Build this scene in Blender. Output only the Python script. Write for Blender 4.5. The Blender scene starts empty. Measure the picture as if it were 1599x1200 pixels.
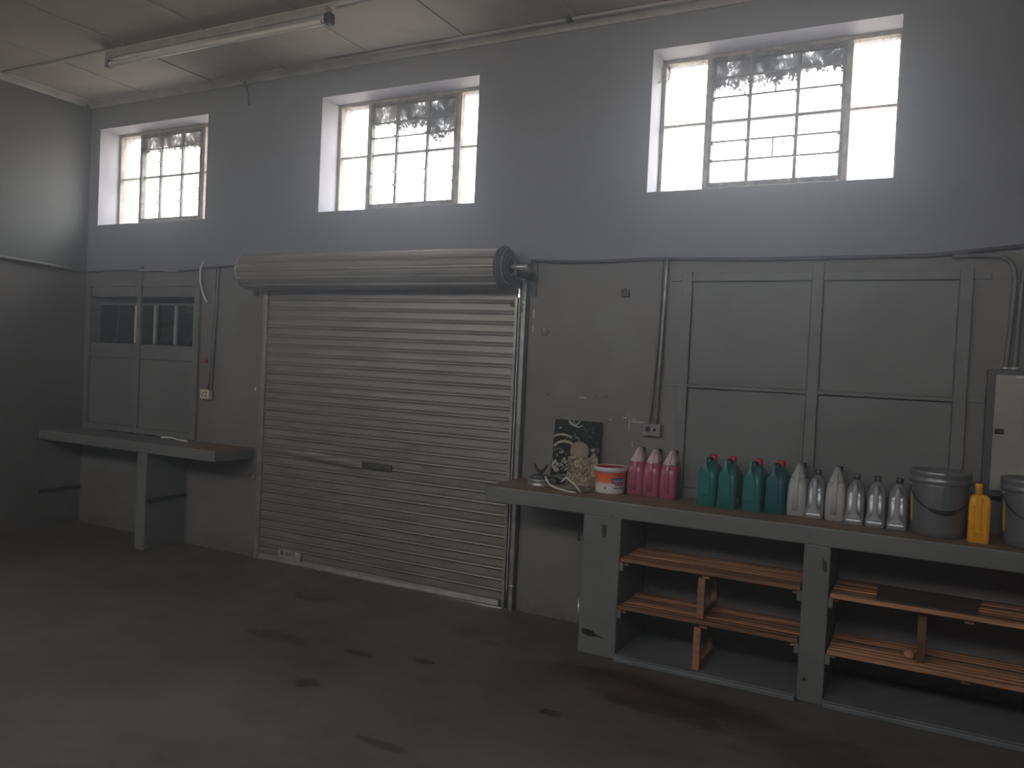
import bpy, bmesh, math, random
from mathutils import Vector, Matrix
random.seed(7)
S = bpy.context.scene
COL = S.collection
K = 1.19            # drawing units -> metres (applied to every top-level object at the end)

# ------------------------------------------------------------------ camera
cam_data = bpy.data.cameras.new('camera')
cam = bpy.data.objects.new('camera', cam_data)
COL.objects.link(cam)
S.camera = cam
cam_data.sensor_fit = 'HORIZONTAL'
cam_data.sensor_width = 36.0
cam_data.lens = 36.0 * 1261.5 / 1599.0
cam_data.clip_start = 0.05
yaw, pitch, roll = .4803, -.0242, .0459
F = Vector((-math.sin(yaw) * math.cos(pitch), math.cos(yaw) * math.cos(pitch), math.sin(pitch)))
R0 = Vector((math.cos(yaw), math.sin(yaw), 0))
U0 = R0.cross(F)
R = R0 * math.cos(roll) + U0 * math.sin(roll)
U = -R0 * math.sin(roll) + U0 * math.cos(roll)
m = Matrix((R, U, -F)).transposed().to_4x4()
m.translation = Vector((0, -4.5327, 1.55)) * K
cam.matrix_world = m

# ------------------------------------------------------------------ world, light, exposure
world = bpy.data.worlds.new('world')
S.world = world
world.use_nodes = True
wn = world.node_tree
wn.nodes.clear()
wo = wn.nodes.new('ShaderNodeOutputWorld')
bg = wn.nodes.new('ShaderNodeBackground')
tc = wn.nodes.new('ShaderNodeTexCoord')
sx = wn.nodes.new('ShaderNodeSeparateXYZ')
cr = wn.nodes.new('ShaderNodeValToRGB')       # hazy overcast: bright sky, pale sunlit ground below the horizon
mr = wn.nodes.new('ShaderNodeMapRange')
mr.inputs[1].default_value = -1
mr.inputs[2].default_value = 1
wn.links.new(tc.outputs['Generated'], sx.inputs[0])
wn.links.new(sx.outputs['Z'], mr.inputs[0])
wn.links.new(mr.outputs[0], cr.inputs[0])
wn.links.new(cr.outputs[0], bg.inputs[0])
wn.links.new(bg.outputs[0], wo.inputs[0])
cr.color_ramp.elements[0].position = 0.0
cr.color_ramp.elements[0].color = (.46, .40, .33, 1)
cr.color_ramp.elements[1].position = 1.0
cr.color_ramp.elements[1].color = (.95, .97, 1.02, 1)
for p_, c_ in ((.47, (.42, .37, .31, 1)), (.51, (.34, .33, .32, 1)), (.60, (.62, .62, .63, 1)), (.80, (.88, .90, .96, 1))):
    e_ = cr.color_ramp.elements.new(p_)
    e_.color = c_
bg.inputs[1].default_value = 9.0
S.view_settings.view_transform = 'Standard'
S.view_settings.look = 'None'
S.view_settings.exposure = 0.60
S.view_settings.gamma = 1.0
S.view_settings.use_curve_mapping = False


def portal(name, loc, rot, sx_, sy_):
    l = bpy.data.lights.new(name, 'AREA')
    l.shape = 'RECTANGLE'
    l.size, l.size_y = sx_ * K, sy_ * K
    l.cycles.is_portal = True
    o = bpy.data.objects.new(name, l)
    o.location = Vector(loc) * K
    o.rotation_euler = rot
    COL.objects.link(o)
    return o


# ------------------------------------------------------------------ node helpers
def col(c):
    return (c[0], c[1], c[2], 1)


class NT:
    def __init__(s, name):
        s.m = bpy.data.materials.new(name)
        s.m.use_nodes = True
        s.t = s.m.node_tree
        s.b = s.t.nodes['Principled BSDF']
        s.o = s.t.nodes['Material Output']
        s.tc = s.t.nodes.new('ShaderNodeTexCoord')
        s.P = s.tc.outputs['Object']

    def n(s, typ, **kw):
        x = s.t.nodes.new(typ)
        for k, v in kw.items():
            setattr(x, k, v)
        return x

    def put(s, sock, v):
        if hasattr(v, 'is_linked') or isinstance(v, bpy.types.NodeSocket):
            s.t.links.new(v, sock)
        else:
            sock.default_value = v

    def math(s, op, a, b=None, c=None, clamp=False):
        x = s.n('ShaderNodeMath', operation=op, use_clamp=clamp)
        s.put(x.inputs[0], a)
        if b is not None:
            s.put(x.inputs[1], b)
        if c is not None:
            s.put(x.inputs[2], c)
        return x.outputs[0]

    def noise(s, scale, detail=4, rough=.55, vec=None, dist=0.0):
        x = s.n('ShaderNodeTexNoise')
        s.put(x.inputs['Vector'], s.P if vec is None else vec)
        x.inputs['Scale'].default_value = scale
        x.inputs['Detail'].default_value = detail
        x.inputs['Roughness'].default_value = rough
        x.inputs['Distortion'].default_value = dist
        return x.outputs[0]

    def mapping(s, scale=(1, 1, 1), loc=(0, 0, 0), rot=(0, 0, 0)):
        x = s.n('ShaderNodeMapping')
        s.t.links.new(s.P, x.inputs[0])
        x.inputs['Location'].default_value = loc
        x.inputs['Rotation'].default_value = rot
        x.inputs['Scale'].default_value = scale
        return x.outputs[0]

    def ramp(s, v, a, b, ca=0.0, cb=1.0):
        x = s.n('ShaderNodeMapRange', interpolation_type='SMOOTHSTEP')
        s.put(x.inputs[0], v)
        x.inputs[1].default_value = a
        x.inputs[2].default_value = b
        x.inputs[3].default_value = ca
        x.inputs[4].default_value = cb
        return x.outputs[0]

    def mix(s, f, a, b):
        x = s.n('ShaderNodeMix', data_type='RGBA')
        s.put(x.inputs[0], f)
        s.put(x.inputs[6], col(a) if isinstance(a, tuple) else a)
        s.put(x.inputs[7], col(b) if isinstance(b, tuple) else b)
        return x.outputs[2]

    def bump(s, h, strength=.3, dist=.01):
        x = s.n('ShaderNodeBump')
        x.inputs['Strength'].default_value = strength
        x.inputs['Distance'].default_value = dist
        s.put(x.inputs['Height'], h)
        s.t.links.new(x.outputs[0], s.b.inputs['Normal'])

    def base(s, v):
        s.put(s.b.inputs['Base Color'], col(v) if isinstance(v, tuple) else v)

    def sep(s):
        x = s.n('ShaderNodeSeparateXYZ')
        s.t.links.new(s.P, x.inputs[0])
        return x.outputs

    def spot(s, cx, cy, rx, ry, soft=.35, nz=None, namp=.5, axes=('X', 'Y')):
        """mask = 1 inside a noisy ellipse in object space"""
        o = s.sep()
        a = s.math('DIVIDE', s.math('SUBTRACT', o[axes[0]], cx), rx)
        b = s.math('DIVIDE', s.math('SUBTRACT', o[axes[1]], cy), ry)
        d = s.math('SQRT', s.math('ADD', s.math('MULTIPLY', a, a), s.math('MULTIPLY', b, b)))
        if nz is not None:
            d = s.math('ADD', d, s.math('MULTIPLY', s.math('SUBTRACT', nz, .5), namp))
        return s.ramp(d, 1 - soft, 1 + soft, 1.0, 0.0)


def simple(name, c, rough=.6, metal=0.0, var=.12, scale=12, bump=.0, spec=None):
    t = NT(name)
    n = t.noise(scale, 5)
    t.base(t.mix(t.ramp(n, .3, .7), tuple(x * (1 - var) for x in c), tuple(min(1, x * (1 + var)) for x in c)))
    t.b.inputs['Roughness'].default_value = rough
    t.b.inputs['Metallic'].default_value = metal
    if spec is not None:
        t.b.inputs['Specular IOR Level'].default_value = spec
    if bump:
        t.bump(t.noise(scale * 6, 4), bump, .004)
    return t.m


MAT = {}


def wall_paint(name='grey_wall_paint', ua=(.225, .234, .256), ub=(.25, .26, .285)):
    t = NT(name)
    o = t.sep()
    big = t.noise(1.3, 5, .6)
    fine = t.noise(9, 6, .6)
    lower = t.mix(t.ramp(big, .35, .65), (.172, .162, .148), (.198, .187, .172))
    upper = t.mix(t.ramp(big, .35, .65), ua, ub)
    up = t.ramp(o['Z'], 2.185, 2.20)
    c = t.mix(up, lower, upper)
    # blotchy touch-up patches of slightly greener paint on the lower wall
    p = t.math('MULTIPLY', t.ramp(t.noise(2.6, 2, .4), .56, .6), t.math('SUBTRACT', 1.0, up))
    c = t.mix(t.math('MULTIPLY', p, .45), c, (.205, .208, .195))
    c = t.mix(t.math('MULTIPLY', t.ramp(fine, .62, .75), .25), c, (.13, .125, .12))
    # damp dirty band at the foot
    foot = t.math('MULTIPLY', t.ramp(o['Z'], .0, .18, 1, 0), t.ramp(fine, .35, .7))
    c = t.mix(t.math('MULTIPLY', foot, .7), c, (.10, .088, .075))
    t.base(c)
    t.b.inputs['Roughness'].default_value = .55
    t.bump(t.math('ADD', t.math('MULTIPLY', fine, .6), t.noise(40, 4)), .25, .006)
    return t.m


MAT['wall'] = wall_paint()
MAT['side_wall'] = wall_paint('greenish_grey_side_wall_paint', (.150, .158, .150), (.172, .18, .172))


def reveal_paint():
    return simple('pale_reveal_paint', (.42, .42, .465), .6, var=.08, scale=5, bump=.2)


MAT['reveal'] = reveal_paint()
MAT['frame'] = simple('grey_painted_steel', (.175, .173, .165), .5, var=.12, scale=7, bump=.15)
MAT['frame_panel'] = simple('grey_painted_sheet', (.172, .172, .162), .5, var=.12, scale=2.2, bump=.15)
MAT['conduit'] = simple('painted_conduit_grey', (.17, .17, .17), .4, var=.15, scale=10)
MAT['dark'] = simple('black_plastic', (.012, .012, .014), .45)
MAT['darkmetal'] = simple('dark_grey_metal', (.07, .078, .085), .45, metal=.5, scale=20)
MAT['cream'] = simple('cream_plastic', (.62, .56, .44), .4)
MAT['greyplastic'] = simple('grey_plastic', (.24, .235, .225), .45)
MAT['white'] = simple('white_plastic', (.75, .73, .70), .4, var=.05)
MAT['bright'] = simple('scratched_zinc', (.62, .62, .60), .35, metal=.7, scale=30)


def floor_mat():
    t = NT('worn_grey_brown_concrete')
    a = t.noise(.9, 6, .6)
    b = t.noise(5, 8, .65)
    f = t.noise(38, 5, .6)
    c = t.mix(t.ramp(a, .35, .65), (.110, .096, .077), (.150, .142, .122))
    c = t.mix(t.math('MULTIPLY', t.ramp(b, .55, .72), .5), c, (.072, .058, .048))
    c = t.mix(t.math('MULTIPLY', t.ramp(b, .28, .42, 1, 0), .35), c, (.155, .148, .135))
    nz = t.noise(7, 5, .7)
    # rusty oil puddle in front of the counter
    for (x, y, rx, ry, k, cc) in (
            (-1.36, -.70, .30, .11, .75, (.038, .026, .019)), (-1.05, -.80, .36, .16, .8, (.085, .056, .038)),
            (-.80, -.80, .26, .15, .5, (.065, .044, .032)), (-1.12, -.72, .13, .06, .8, (.028, .017, .012)),
            (-.86, -.74, .11, .05, .8, (.028, .017, .012)), (-.98, -.93, .30, .08, .6, (.045, .030, .020)),
            (-1.22, -.95, .07, .05, .7, (.03, .02, .015)), (-1.45, -.66, .12, .05, .85, (.022, .018, .014)), (-1.3, -.74, .5, .2, .35, (.10, .07, .05)), (-.55, -.9, .35, .12, .4, (.06, .045, .034)),
            (-.1, -1.05, .4, .12, .35, (.06, .048, .038)), (-2.6, -1.15, .08, .03, .8, (.03, .026, .022)),
            (-2.25, -1.05, .06, .025, .8, (.03, .026, .022)), (-2.55, -1.6, .07, .05, .7, (.03, .026, .022)),
            (-2.1, -.62, .07, .03, .6, (.04, .034, .03)), (-1.9, -1.9, .12, .03, .6, (.035, .03, .026)),
            (-1.45, -1.25, .05, .03, .8, (.03, .026, .022)), (-3.1, -1.2, .2, .06, .5, (.045, .036, .03))):
        mk = t.spot(x, y, rx, ry, .22, nz, 2.2)
        c = t.mix(t.math('MULTIPLY', mk, k), c, cc)
    # curled tyre-like ring mark near the shutter
    o = t.sep()
    dx = t.math('SUBTRACT', o['X'], -3.47)
    dy = t.math('SUBTRACT', o['Y'], -.47)
    d = t.math('SQRT', t.math('ADD', t.math('MULTIPLY', dx, dx), t.math('MULTIPLY', dy, dy)))
    ring = t.ramp(t.math('ABSOLUTE', t.math('SUBTRACT', d, .12)), .012, .034, 1, 0)
    ring = t.math('MULTIPLY', ring, t.ramp(dy, -.02, .06, 1, 0))
    c = t.mix(t.math('MULTIPLY', ring, .7), c, (.045, .038, .032))
    # scrape lines
    w = t.noise(6, 3, .5, vec=t.mapping((.25, 2.2, 1), rot=(0, 0, .35)), dist=1.2)
    c = t.mix(t.math('MULTIPLY', t.ramp(t.math('ABSOLUTE', t.math('SUBTRACT', w, .5)), 0, .012, 1, 0), .18), c, (.05, .045, .04))
    t.base(c)
    t.put(t.b.inputs['Roughness'], t.ramp(b, .3, .7, .5, .75))
    t.bump(t.math('ADD', t.math('MULTIPLY', b, .7), t.math('MULTIPLY', f, .4)), .3, .008)
    return t.m


MAT['floor'] = floor_mat()


def concrete(name, base, brown_top=0.0, brown=(.25, .155, .105)):
    t = NT(name)
    a = t.noise(2.2, 5, .6)
    b = t.noise(14, 6, .65)
    c = t.mix(t.ramp(a, .35, .65), tuple(x * .88 for x in base), tuple(x * 1.1 for x in base))
    c = t.mix(t.math('MULTIPLY', t.ramp(b, .66, .74), .7), c, (.06, .055, .05))
    if brown_top:
        g = t.n('ShaderNodeNewGeometry')
        s2 = t.n('ShaderNodeSeparateXYZ')
        t.t.links.new(g.outputs['Normal'], s2.inputs[0])
        top = t.ramp(s2.outputs['Z'], .6, .9)
        c = t.mix(t.math('MULTIPLY', t.math('MULTIPLY', top, brown_top), t.ramp(t.noise(1.6, 4), .25, .5, .55, 1)), c,
                  t.mix(t.ramp(b, .35, .65), tuple(x * .7 for x in brown), tuple(x * 1.2 for x in brown)))
    t.base(c)
    t.b.inputs['Roughness'].default_value = .6
    t.bump(t.math('ADD', b, t.math('MULTIPLY', a, 1.5)), .35, .008)
    return t


MAT['counter'] = concrete('grey_painted_concrete_counter', (.175, .178, .168), .95).m
_t = concrete('grey_painted_concrete_bench', (.165, .166, .156), 0)
_o = _t.b.inputs['Base Color'].links[0].from_socket
_mk = _t.spot(-4.66, -.10, .34, .30, .35, _t.noise(9, 4), .8)
_s = _t.sep()
_mk = _t.math('MULTIPLY', _mk, _t.ramp(_s['Z'], .822, .828))
_t.base(_t.mix(_t.math('MULTIPLY', _mk, .9), _o, (.22, .10, .05)))
MAT['bench'] = _t.m
MAT['concrete'] = concrete('grey_painted_concrete_support', (.170, .175, .163), 0).m
MAT['plinth'] = concrete('grey_concrete_plinth', (.175, .18, .175), 0).m
MAT['kerb'] = concrete('pale_worn_concrete_edge', (.175, .185, .19), 0).m


def ceiling_mat():
    t = NT('stained_cream_ceiling_board')
    a = t.noise(.7, 6, .65)
    b = t.noise(4, 6, .6)
    c = t.mix(t.ramp(a, .3, .7), (.40, .36, .31), (.52, .48, .42))
    c = t.mix(t.math('MULTIPLY', t.ramp(b, .55, .75), .3), c, (.22, .195, .165))
    t.base(c)
    t.b.inputs['Roughness'].default_value = .7
    t.bump(b, .15, .01)
    return t.m


MAT['ceiling'] = ceiling_mat()
MAT['cornice'] = simple('cream_cornice_paint', (.46, .45, .43), .6, var=.15, scale=5, bump=.2)


def galv():
    t = NT('galvanised_shutter_steel')
    a = t.noise(3, 5, .6, vec=t.mapping((1, 1, 6)))
    b = t.noise(26, 4, .6)
    c = t.mix(t.ramp(a, .3, .7), (.265, .25, .224), (.335, .317, .285))
    c = t.mix(t.math('MULTIPLY', t.ramp(b, .68, .74), .6), c, (.1, .09, .08))
    t.base(c)
    t.b.inputs['Metallic'].default_value = .45
    t.put(t.b.inputs['Roughness'], t.ramp(a, .3, .7, .38, .48))
    t.bump(b, .06, .003)
    return t.m


MAT['galv'] = galv()
MAT['rail'] = simple('zinc_guide_rail', (.38, .38, .36), .4, metal=.6, var=.2, scale=14)
MAT['latch'] = simple('worn_latch_metal', (.10, .095, .085), .5, metal=.5, var=.5, scale=60)


def wood(name, a=(.50, .25, .125), b=(.20, .095, .048)):
    t = NT(name)
    inf = t.n('ShaderNodeObjectInfo')
    v = t.mapping((1.2, 22, 22))
    n = t.noise(2.2, 6, .6, vec=v, dist=.6)
    c = t.mix(t.ramp(n, .3, .68), b, a)
    h = t.n('ShaderNodeHueSaturation')
    h.inputs['Saturation'].default_value = 1.0
    t.t.links.new(c, h.inputs['Color'])
    t.put(h.inputs['Value'], t.ramp(inf.outputs['Random'], 0, 1, .55, 1.5))
    t.base(h.outputs[0])
    t.b.inputs['Roughness'].default_value = .6
    t.bump(n, .2, .004)
    return t.m


MAT['wood'] = wood('brown_slat_wood')
MAT['post'] = wood('reddish_post_wood', (.36, .165, .085), (.19, .085, .045))
MAT['board'] = simple('dull_brown_hardboard', (.095, .078, .062), .5, var=.1, scale=4)


def dirty_glass(name, zlo, zhi, xa, xb, amount, tint=(.10, .095, .10)):
    """clear pane whose upper part is crusted with dark grime (own outline, object space)"""
    t = NT(name)
    tr = t.n('ShaderNodeBsdfTransparent')
    tr.inputs[0].default_value = (.97, .97, .96, 1)
    df = t.n('ShaderNodeBsdfDiffuse')
    mx = t.n('ShaderNodeMixShader')
    gl = t.n('ShaderNodeBsdfGlossy')
    gl.inputs['Roughness'].default_value = .1
    m0 = t.n('ShaderNodeMixShader')
    m0.inputs[0].default_value = .04
    t.t.links.new(tr.outputs[0], m0.inputs[1])
    t.t.links.new(gl.outputs[0], m0.inputs[2])
    if amount > 0:
        o = t.sep()
        n = t.noise(1, 5, .7, vec=t.mapping((75, 75, 45)))
        n2 = t.noise(11, 4, .6)
        h = t.ramp(o['Z'], zlo, zhi)
        if xa is not None:
            h = t.math('MULTIPLY', h, t.ramp(o['X'], xa, xb))
        d = t.math('ADD', t.math('MULTIPLY', h, 1.0), t.math('MULTIPLY', t.math('SUBTRACT', n, .5), 2.6))
        d = t.math('ADD', d, t.math('MULTIPLY', t.math('SUBTRACT', n2, .5), 1.3))
        mk = t.math('MULTIPLY', t.ramp(d, .45, .75), t.ramp(n2, .3, .65, amount * .8, min(1, amount * 1.08)))
        df.inputs[0].default_value = col(tint)
    else:
        mk = .0
        df.inputs[0].default_value = col(tint)
    t.put(mx.inputs[0], mk)
    t.t.links.new(m0.outputs[0], mx.inputs[1])
    t.t.links.new(df.outputs[0], mx.inputs[2])
    t.t.links.new(mx.outputs[0], t.o.inputs['Surface'])
    return t.m


MAT['glass'] = dirty_glass('clear_window_glass', 0, 1, None, None, 0)
MAT['winframe'] = simple('old_cream_window_steel', (.36, .32, .27), .6, var=.3, scale=16, bump=.2)
MAT['sash'] = simple('rusty_dark_sash_steel', (.20, .185, .17), .6, var=.4, scale=22, bump=.2)


# ------------------------------------------------------------------ geometry helpers
class MB:
    def __init__(s):
        s.b = bmesh.new()

    def box(s, x0, x1, y0, y1, z0, z1):
        v = [s.b.verts.new((x, y, z)) for x in (x0, x1) for y in (y0, y1) for z in (z0, z1)]
        for f in ((0, 1, 3, 2), (4, 6, 7, 5), (0, 4, 5, 1), (2, 3, 7, 6), (0, 2, 6, 4), (1, 5, 7, 3)):
            s.b.faces.new([v[i] for i in f])
        return s

    def loft(s, rings, cap=True, smooth=False):
        """rings: list of equal-length point loops"""
        vs = [[s.b.verts.new(p) for p in r] for r in rings]
        n = len(vs[0])
        for a, b in zip(vs, vs[1:]):
            for i in range(n):
                f = s.b.faces.new((a[i], a[(i + 1) % n], b[(i + 1) % n], b[i]))
                f.smooth = smooth
        if cap:
            s.b.faces.new(list(reversed(vs[0])))
            s.b.faces.new(vs[-1])
        return s

    def lathe(s, prof, cx=0, cy=0, n=32, smooth=True, cap=True):
        rings = []
        for r, z in prof:
            rings.append([(cx + r * math.cos(2 * math.pi * i / n), cy + r * math.sin(2 * math.pi * i / n), z) for i in range(n)])
        return s.loft(rings, cap, smooth)

    def cylx(s, prof, cy, cz, n=32, smooth=True, cap=True):
        """lathe about an axis along x; prof: (r, x)"""
        rings = []
        for r, x in prof:
            rings.append([(x, cy + r * math.cos(2 * math.pi * i / n), cz + r * math.sin(2 * math.pi * i / n)) for i in range(n)])
        return s.loft(rings, cap, smooth)

    def tube(s, pts, r, n=8, smooth=True, flat=None):
        pts = [Vector(p) for p in pts]
        rings = []
        up = Vector((0, 0, 1))
        for i, p in enumerate(pts):
            d = (pts[min(i + 1, len(pts) - 1)] - pts[max(i - 1, 0)]).normalized()
            a = d.cross(up)
            if a.length < .05:
                a = d.cross(Vector((0, 1, 0)))
            a.normalize()
            b = a.cross(d).normalized()
            ra, rb = (r, r) if flat is None else flat
            rings.append([p + a * ra * math.cos(2 * math.pi * k / n) + b * rb * math.sin(2 * math.pi * k / n) for k in range(n)])
        return s.loft(rings, True, smooth)

    def build(s, name, mat, parent=None, bevel=0.0, seg=2, subsurf=0):
        me = bpy.data.meshes.new(name)
        bmesh.ops.recalc_face_normals(s.b, faces=s.b.faces)
        s.b.to_mesh(me)
        s.b.free()
        o = bpy.data.objects.new(name, me)
        COL.objects.link(o)
        for mm in (mat if isinstance(mat, (list, tuple)) else [mat]):
            me.materials.append(MAT[mm] if isinstance(mm, str) else mm)
        if parent:
            o.parent = parent
        if bevel:
            md = o.modifiers.new('bevel', 'BEVEL')
            md.width = bevel
            md.segments = seg
            md.limit_method = 'ANGLE'
        if subsurf:
            md = o.modifiers.new('subdivision', 'SUBSURF')
            md.levels = md.render_levels = subsurf
        return o


def tag(o, label, cat, group=None, kind=None):
    o['label'] = label
    o['category'] = cat
    if group:
        o['group'] = group
    if kind:
        o['kind'] = kind
    return o


def empty(name, loc=(0, 0, 0), rz=0.0):
    o = bpy.data.objects.new(name, None)
    o.location = loc
    o.rotation_euler = (0, 0, rz)
    o.empty_display_size = .1
    COL.objects.link(o)
    return o


def thing(name, label, cat, loc=(0, 0, 0), rz=0.0, group=None):
    return tag(empty(name, loc, rz), label, cat, group)


def struct(o, label=None, cat='structure'):
    o['kind'] = 'structure'
    if label:
        o['label'] = label
        o['category'] = cat
    return o


def copy_tree(o, parent=None):
    c = o.copy()
    COL.objects.link(c)
    if parent:
        c.parent = parent
    for ch in [x for x in bpy.data.objects if x.parent == o]:
        copy_tree(ch, c)
    return c


def rrect(z, cx, cy, w, d, r, n=4):
    """rounded rectangle loop, counter-clockwise"""
    w, d = w / 2, d / 2
    r = min(r, w * .999, d * .999)
    out = []
    for qx, qy, a0 in ((1, 1, 0), (-1, 1, 90), (-1, -1, 180), (1, -1, 270)):
        for k in range(n + 1):
            a = math.radians(a0 + 90 * k / n)
            out.append((cx + qx * (w - r) + r * math.cos(a), cy + qy * (d - r) + r * math.sin(a), z))
    return out


# wall with rectangular holes (u along the wall, z up); y0 = room face, y1 = outer face; mapf maps (u,v,z)->xyz
def holed_wall(name, u0, u1, z0, z1, y0, y1, holes, mapf, mats, label, cat='wall'):
    us = sorted(set([u0, u1] + [h[i] for h in holes for i in (0, 1)]))
    zs = sorted(set([z0, z1] + [h[i] for h in holes for i in (2, 3)]))
    b = bmesh.new()
    cache = {}

    def V(u, y, z):
        k = (round(u, 5), round(y, 5), round(z, 5))
        if k not in cache:
            cache[k] = b.verts.new(mapf(u, y, z))
        return cache[k]

    def inhole(u, z):
        return any(h[0] < u < h[1] and h[2] < z < h[3] for h in holes)

    def solid(i, j):
        if i < 0 or j < 0 or i >= len(us) - 1 or j >= len(zs) - 1:
            return None
        return not inhole((us[i] + us[i + 1]) / 2, (zs[j] + zs[j + 1]) / 2)

    for i in range(len(us) - 1):
        for j in range(len(zs) - 1):
            if not solid(i, j):
                continue
            a, c, e, g = us[i], us[i + 1], zs[j], zs[j + 1]
            b.faces.new((V(a, y0, e), V(c, y0, e), V(c, y0, g), V(a, y0, g)))
            b.faces.new((V(a, y1, e), V(a, y1, g), V(c, y1, g), V(c, y1, e)))
            for di, dj, p, q in ((-1, 0, (a, e), (a, g)), (1, 0, (c, e), (c, g)), (0, -1, (a, e), (c, e)), (0, 1, (a, g), (c, g))):
                nb = solid(i + di, j + dj)
                if nb is None or nb is False:
                    f = b.faces.new((V(p[0], y0, p[1]), V(q[0], y0, q[1]), V(q[0], y1, q[1]), V(p[0], y1, p[1])))
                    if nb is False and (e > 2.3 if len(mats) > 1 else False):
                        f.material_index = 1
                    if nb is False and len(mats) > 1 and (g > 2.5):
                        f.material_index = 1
    bmesh.ops.recalc_face_normals(b, faces=b.faces)
    me = bpy.data.meshes.new(name)
    b.to_mesh(me)
    b.free()
    for mm in mats:
        me.materials.append(MAT[mm])
    o = bpy.data.objects.new(name, me)
    COL.objects.link(o)
    return struct(o, label, cat)


# ================================================================== ROOM SHELL
XL, XR, YB, ZC = -6.59, 3.0, -5.3, 3.64
WIN = [-6.466, -4.005, -1.5354]     # left edges of the three front windows
WW, WZ0, WZ1 = 1.305, 2.587, 3.41
holes = [(x, x + WW, WZ0, WZ1) for x in WIN] + [(-4.455, -2.315, 0.0, 2.03), (-6.50, -5.215, 1.575, 1.97)]
wall_front = holed_wall('wall_front', XL - .3, XR + .3, -.02, ZC + .2, 0, .34, holes, lambda u, y, z: (u, y, z), ['wall', 'reveal'],
                        'grey painted wall with three high steel windows and the roller shutter')
lw = []
wall_left = holed_wall('wall_left', YB - .3, 0, -.02, ZC + .2, 0, -.3, lw, lambda u, y, z: (XL + y, u, z), ['side_wall', 'reveal'],
                       'dark grey side wall left of the workbench')
wall_right = holed_wall('wall_right', YB - .3, 0, -.02, ZC + .2, 0, .3, [], lambda u, y, z: (XR + y, u, z), ['wall'],
                        'grey side wall outside the frame on the right')
bw = [(-6.35, -5.25, 2.55, 3.45), (-4.7, -3.2, 2.76, 3.58), (-2.6, -1.1, 2.76, 3.58), (-.6, .9, 2.76, 3.58)]  # leftmost opening added to give the shutter its highlight
wall_back = holed_wall('wall_back', XL - .3, XR + .3, -.02, ZC + .2, 0, -.3, bw, lambda u, y, z: (u, YB + y, z), ['wall', 'reveal'],
                       'grey wall behind the photographer with high windows')
fl = struct(MB().box(XL - .3, XR + .3, YB - .3, .34, -.12, 0).build('floor', 'floor'), 'bare worn brown-grey concrete floor with oil stains', 'floor')
gr = struct(MB().box(-14, 10, .34, 12, -.14, -.022).build('ground', simple('pale_yard_concrete', (.30, .27, .23), .8)), 'pale yard outside the shutter', 'ground')

# thin scattering volume added to imitate the lens veil around the windows
hz = bpy.data.materials.new('lens_veil_haze')
hz.use_nodes = True
hz.node_tree.nodes.clear()
_a = hz.node_tree.nodes.new('ShaderNodeOutputMaterial')
_v = hz.node_tree.nodes.new('ShaderNodeVolumeScatter')
_v.inputs['Color'].default_value = (.86, .92, 1, 1)
_v.inputs['Density'].default_value = .033
_v.inputs['Anisotropy'].default_value = .76
hz.node_tree.links.new(_v.outputs[0], _a.inputs['Volume'])
hz.cycles.homogeneous_volume = True
MAT['haze'] = hz
tag(MB().box(XL + .01, XR - .01, YB + .01, -.002, .002, ZC - .001).build('haze', 'haze'), 'faint haze volume added to imitate the lens glow around the windows', 'haze', kind='stuff')

# windows: steel frame, side lights, barred centre casement
BW = [(.025, .272), (.298, 1.03), (1.058, 1.29)]


def window(idx, x0, rows, shorts, dirtmats, label):
    w = struct(empty('window_%d' % idx, (x0, .21, WZ0)), label, 'window')
    fz0, fz1 = .04, .80
    def bar(name, a, b, c, d, y0=-.012, y1=.018, mat='winframe', bev=.003):
        return MB().box(a, b, y0, y1, c, d).build(name, mat, w, bev)
    bar('frame_stile', 0, .022, 0, .823, -.02, .03)
    bar('frame_stile', WW - .018, WW, 0, .823, -.02, .03)
    bar('frame_rail', .022, WW - .018, 0, .045, -.02, .03)
    bar('frame_rail', .022, WW - .018, .80, .823, -.02, .03)
    bar('mullion', .268, .298, .045, .80, -.02, .03)
    bar('mullion', 1.028, 1.060, .045, .80, -.02, .03)
    bar('transom', .022, .268, .425, .438)
    bar('transom', 1.060, WW - .018, .425, .438)
    # centre casement
    c0, c1, s0, s1 = .298, 1.028, .062, .785
    bar('casement_stile', c0, c0 + .016, .05, .80, -.03, .012, 'sash')
    bar('casement_stile', c1 - .016, c1, .05, .80, -.03, .012, 'sash')
    bar('casement_rail', c0 + .016, c1 - .016, .05, .075, -.03, .012, 'sash')
    bar('casement_rail', c0 + .016, c1 - .016, .780, .80, -.03, .012, 'sash')
    gx = [.520, .782]
    for g in gx:
        bar('glazing_bar', g - .009, g + .009, .075, .780, -.012, .012, 'sash')
    bar('glazing_bar', c0 + .016, c1 - .016, .424, .440, -.010, .014, 'sash')
    for z in rows:
        MB().tube([(c0 + .01, -.026, z), (c1 - .01, -.026, z)], .006, 6).build('burglar_bar', 'sash', w)
    for (x, za, zb) in shorts:
        MB().tube([(x, -.026, za), (x, -.026, zb)], .005, 6).build('burglar_bar', 'sash', w)
    for g in [c0 + .014] + gx + [c1 - .014]:          # stubs of cut-off bars
        mb = MB()
        for z in (.655, .555, .300, .205, .64):
            mb.box(g - .013, g + .013, -.03, -.012, z - .004, z + .004)
        o = mb.build('bar_stub', 'sash', w)
    # panes
    for (a, b) in ((.022, .268), (1.060, WW - .018)):
        for (c, d) in ((.045, .425), (.438, .80)):
            MB().box(a, b, .004, .008, c, d).build('pane', dirtmats[3] if d > .7 else 'glass', w)
    xs = [c0 + .016] + gx + [c1 - .016]
    for i in range(3):
        MB().box(xs[i], xs[i + 1], -.002, .002, .075, .424).build('pane', 'glass', w)
        MB().box(xs[i], xs[i + 1], -.002, .002, .440, .780).build('pane', dirtmats[i], w)
    return w


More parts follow.
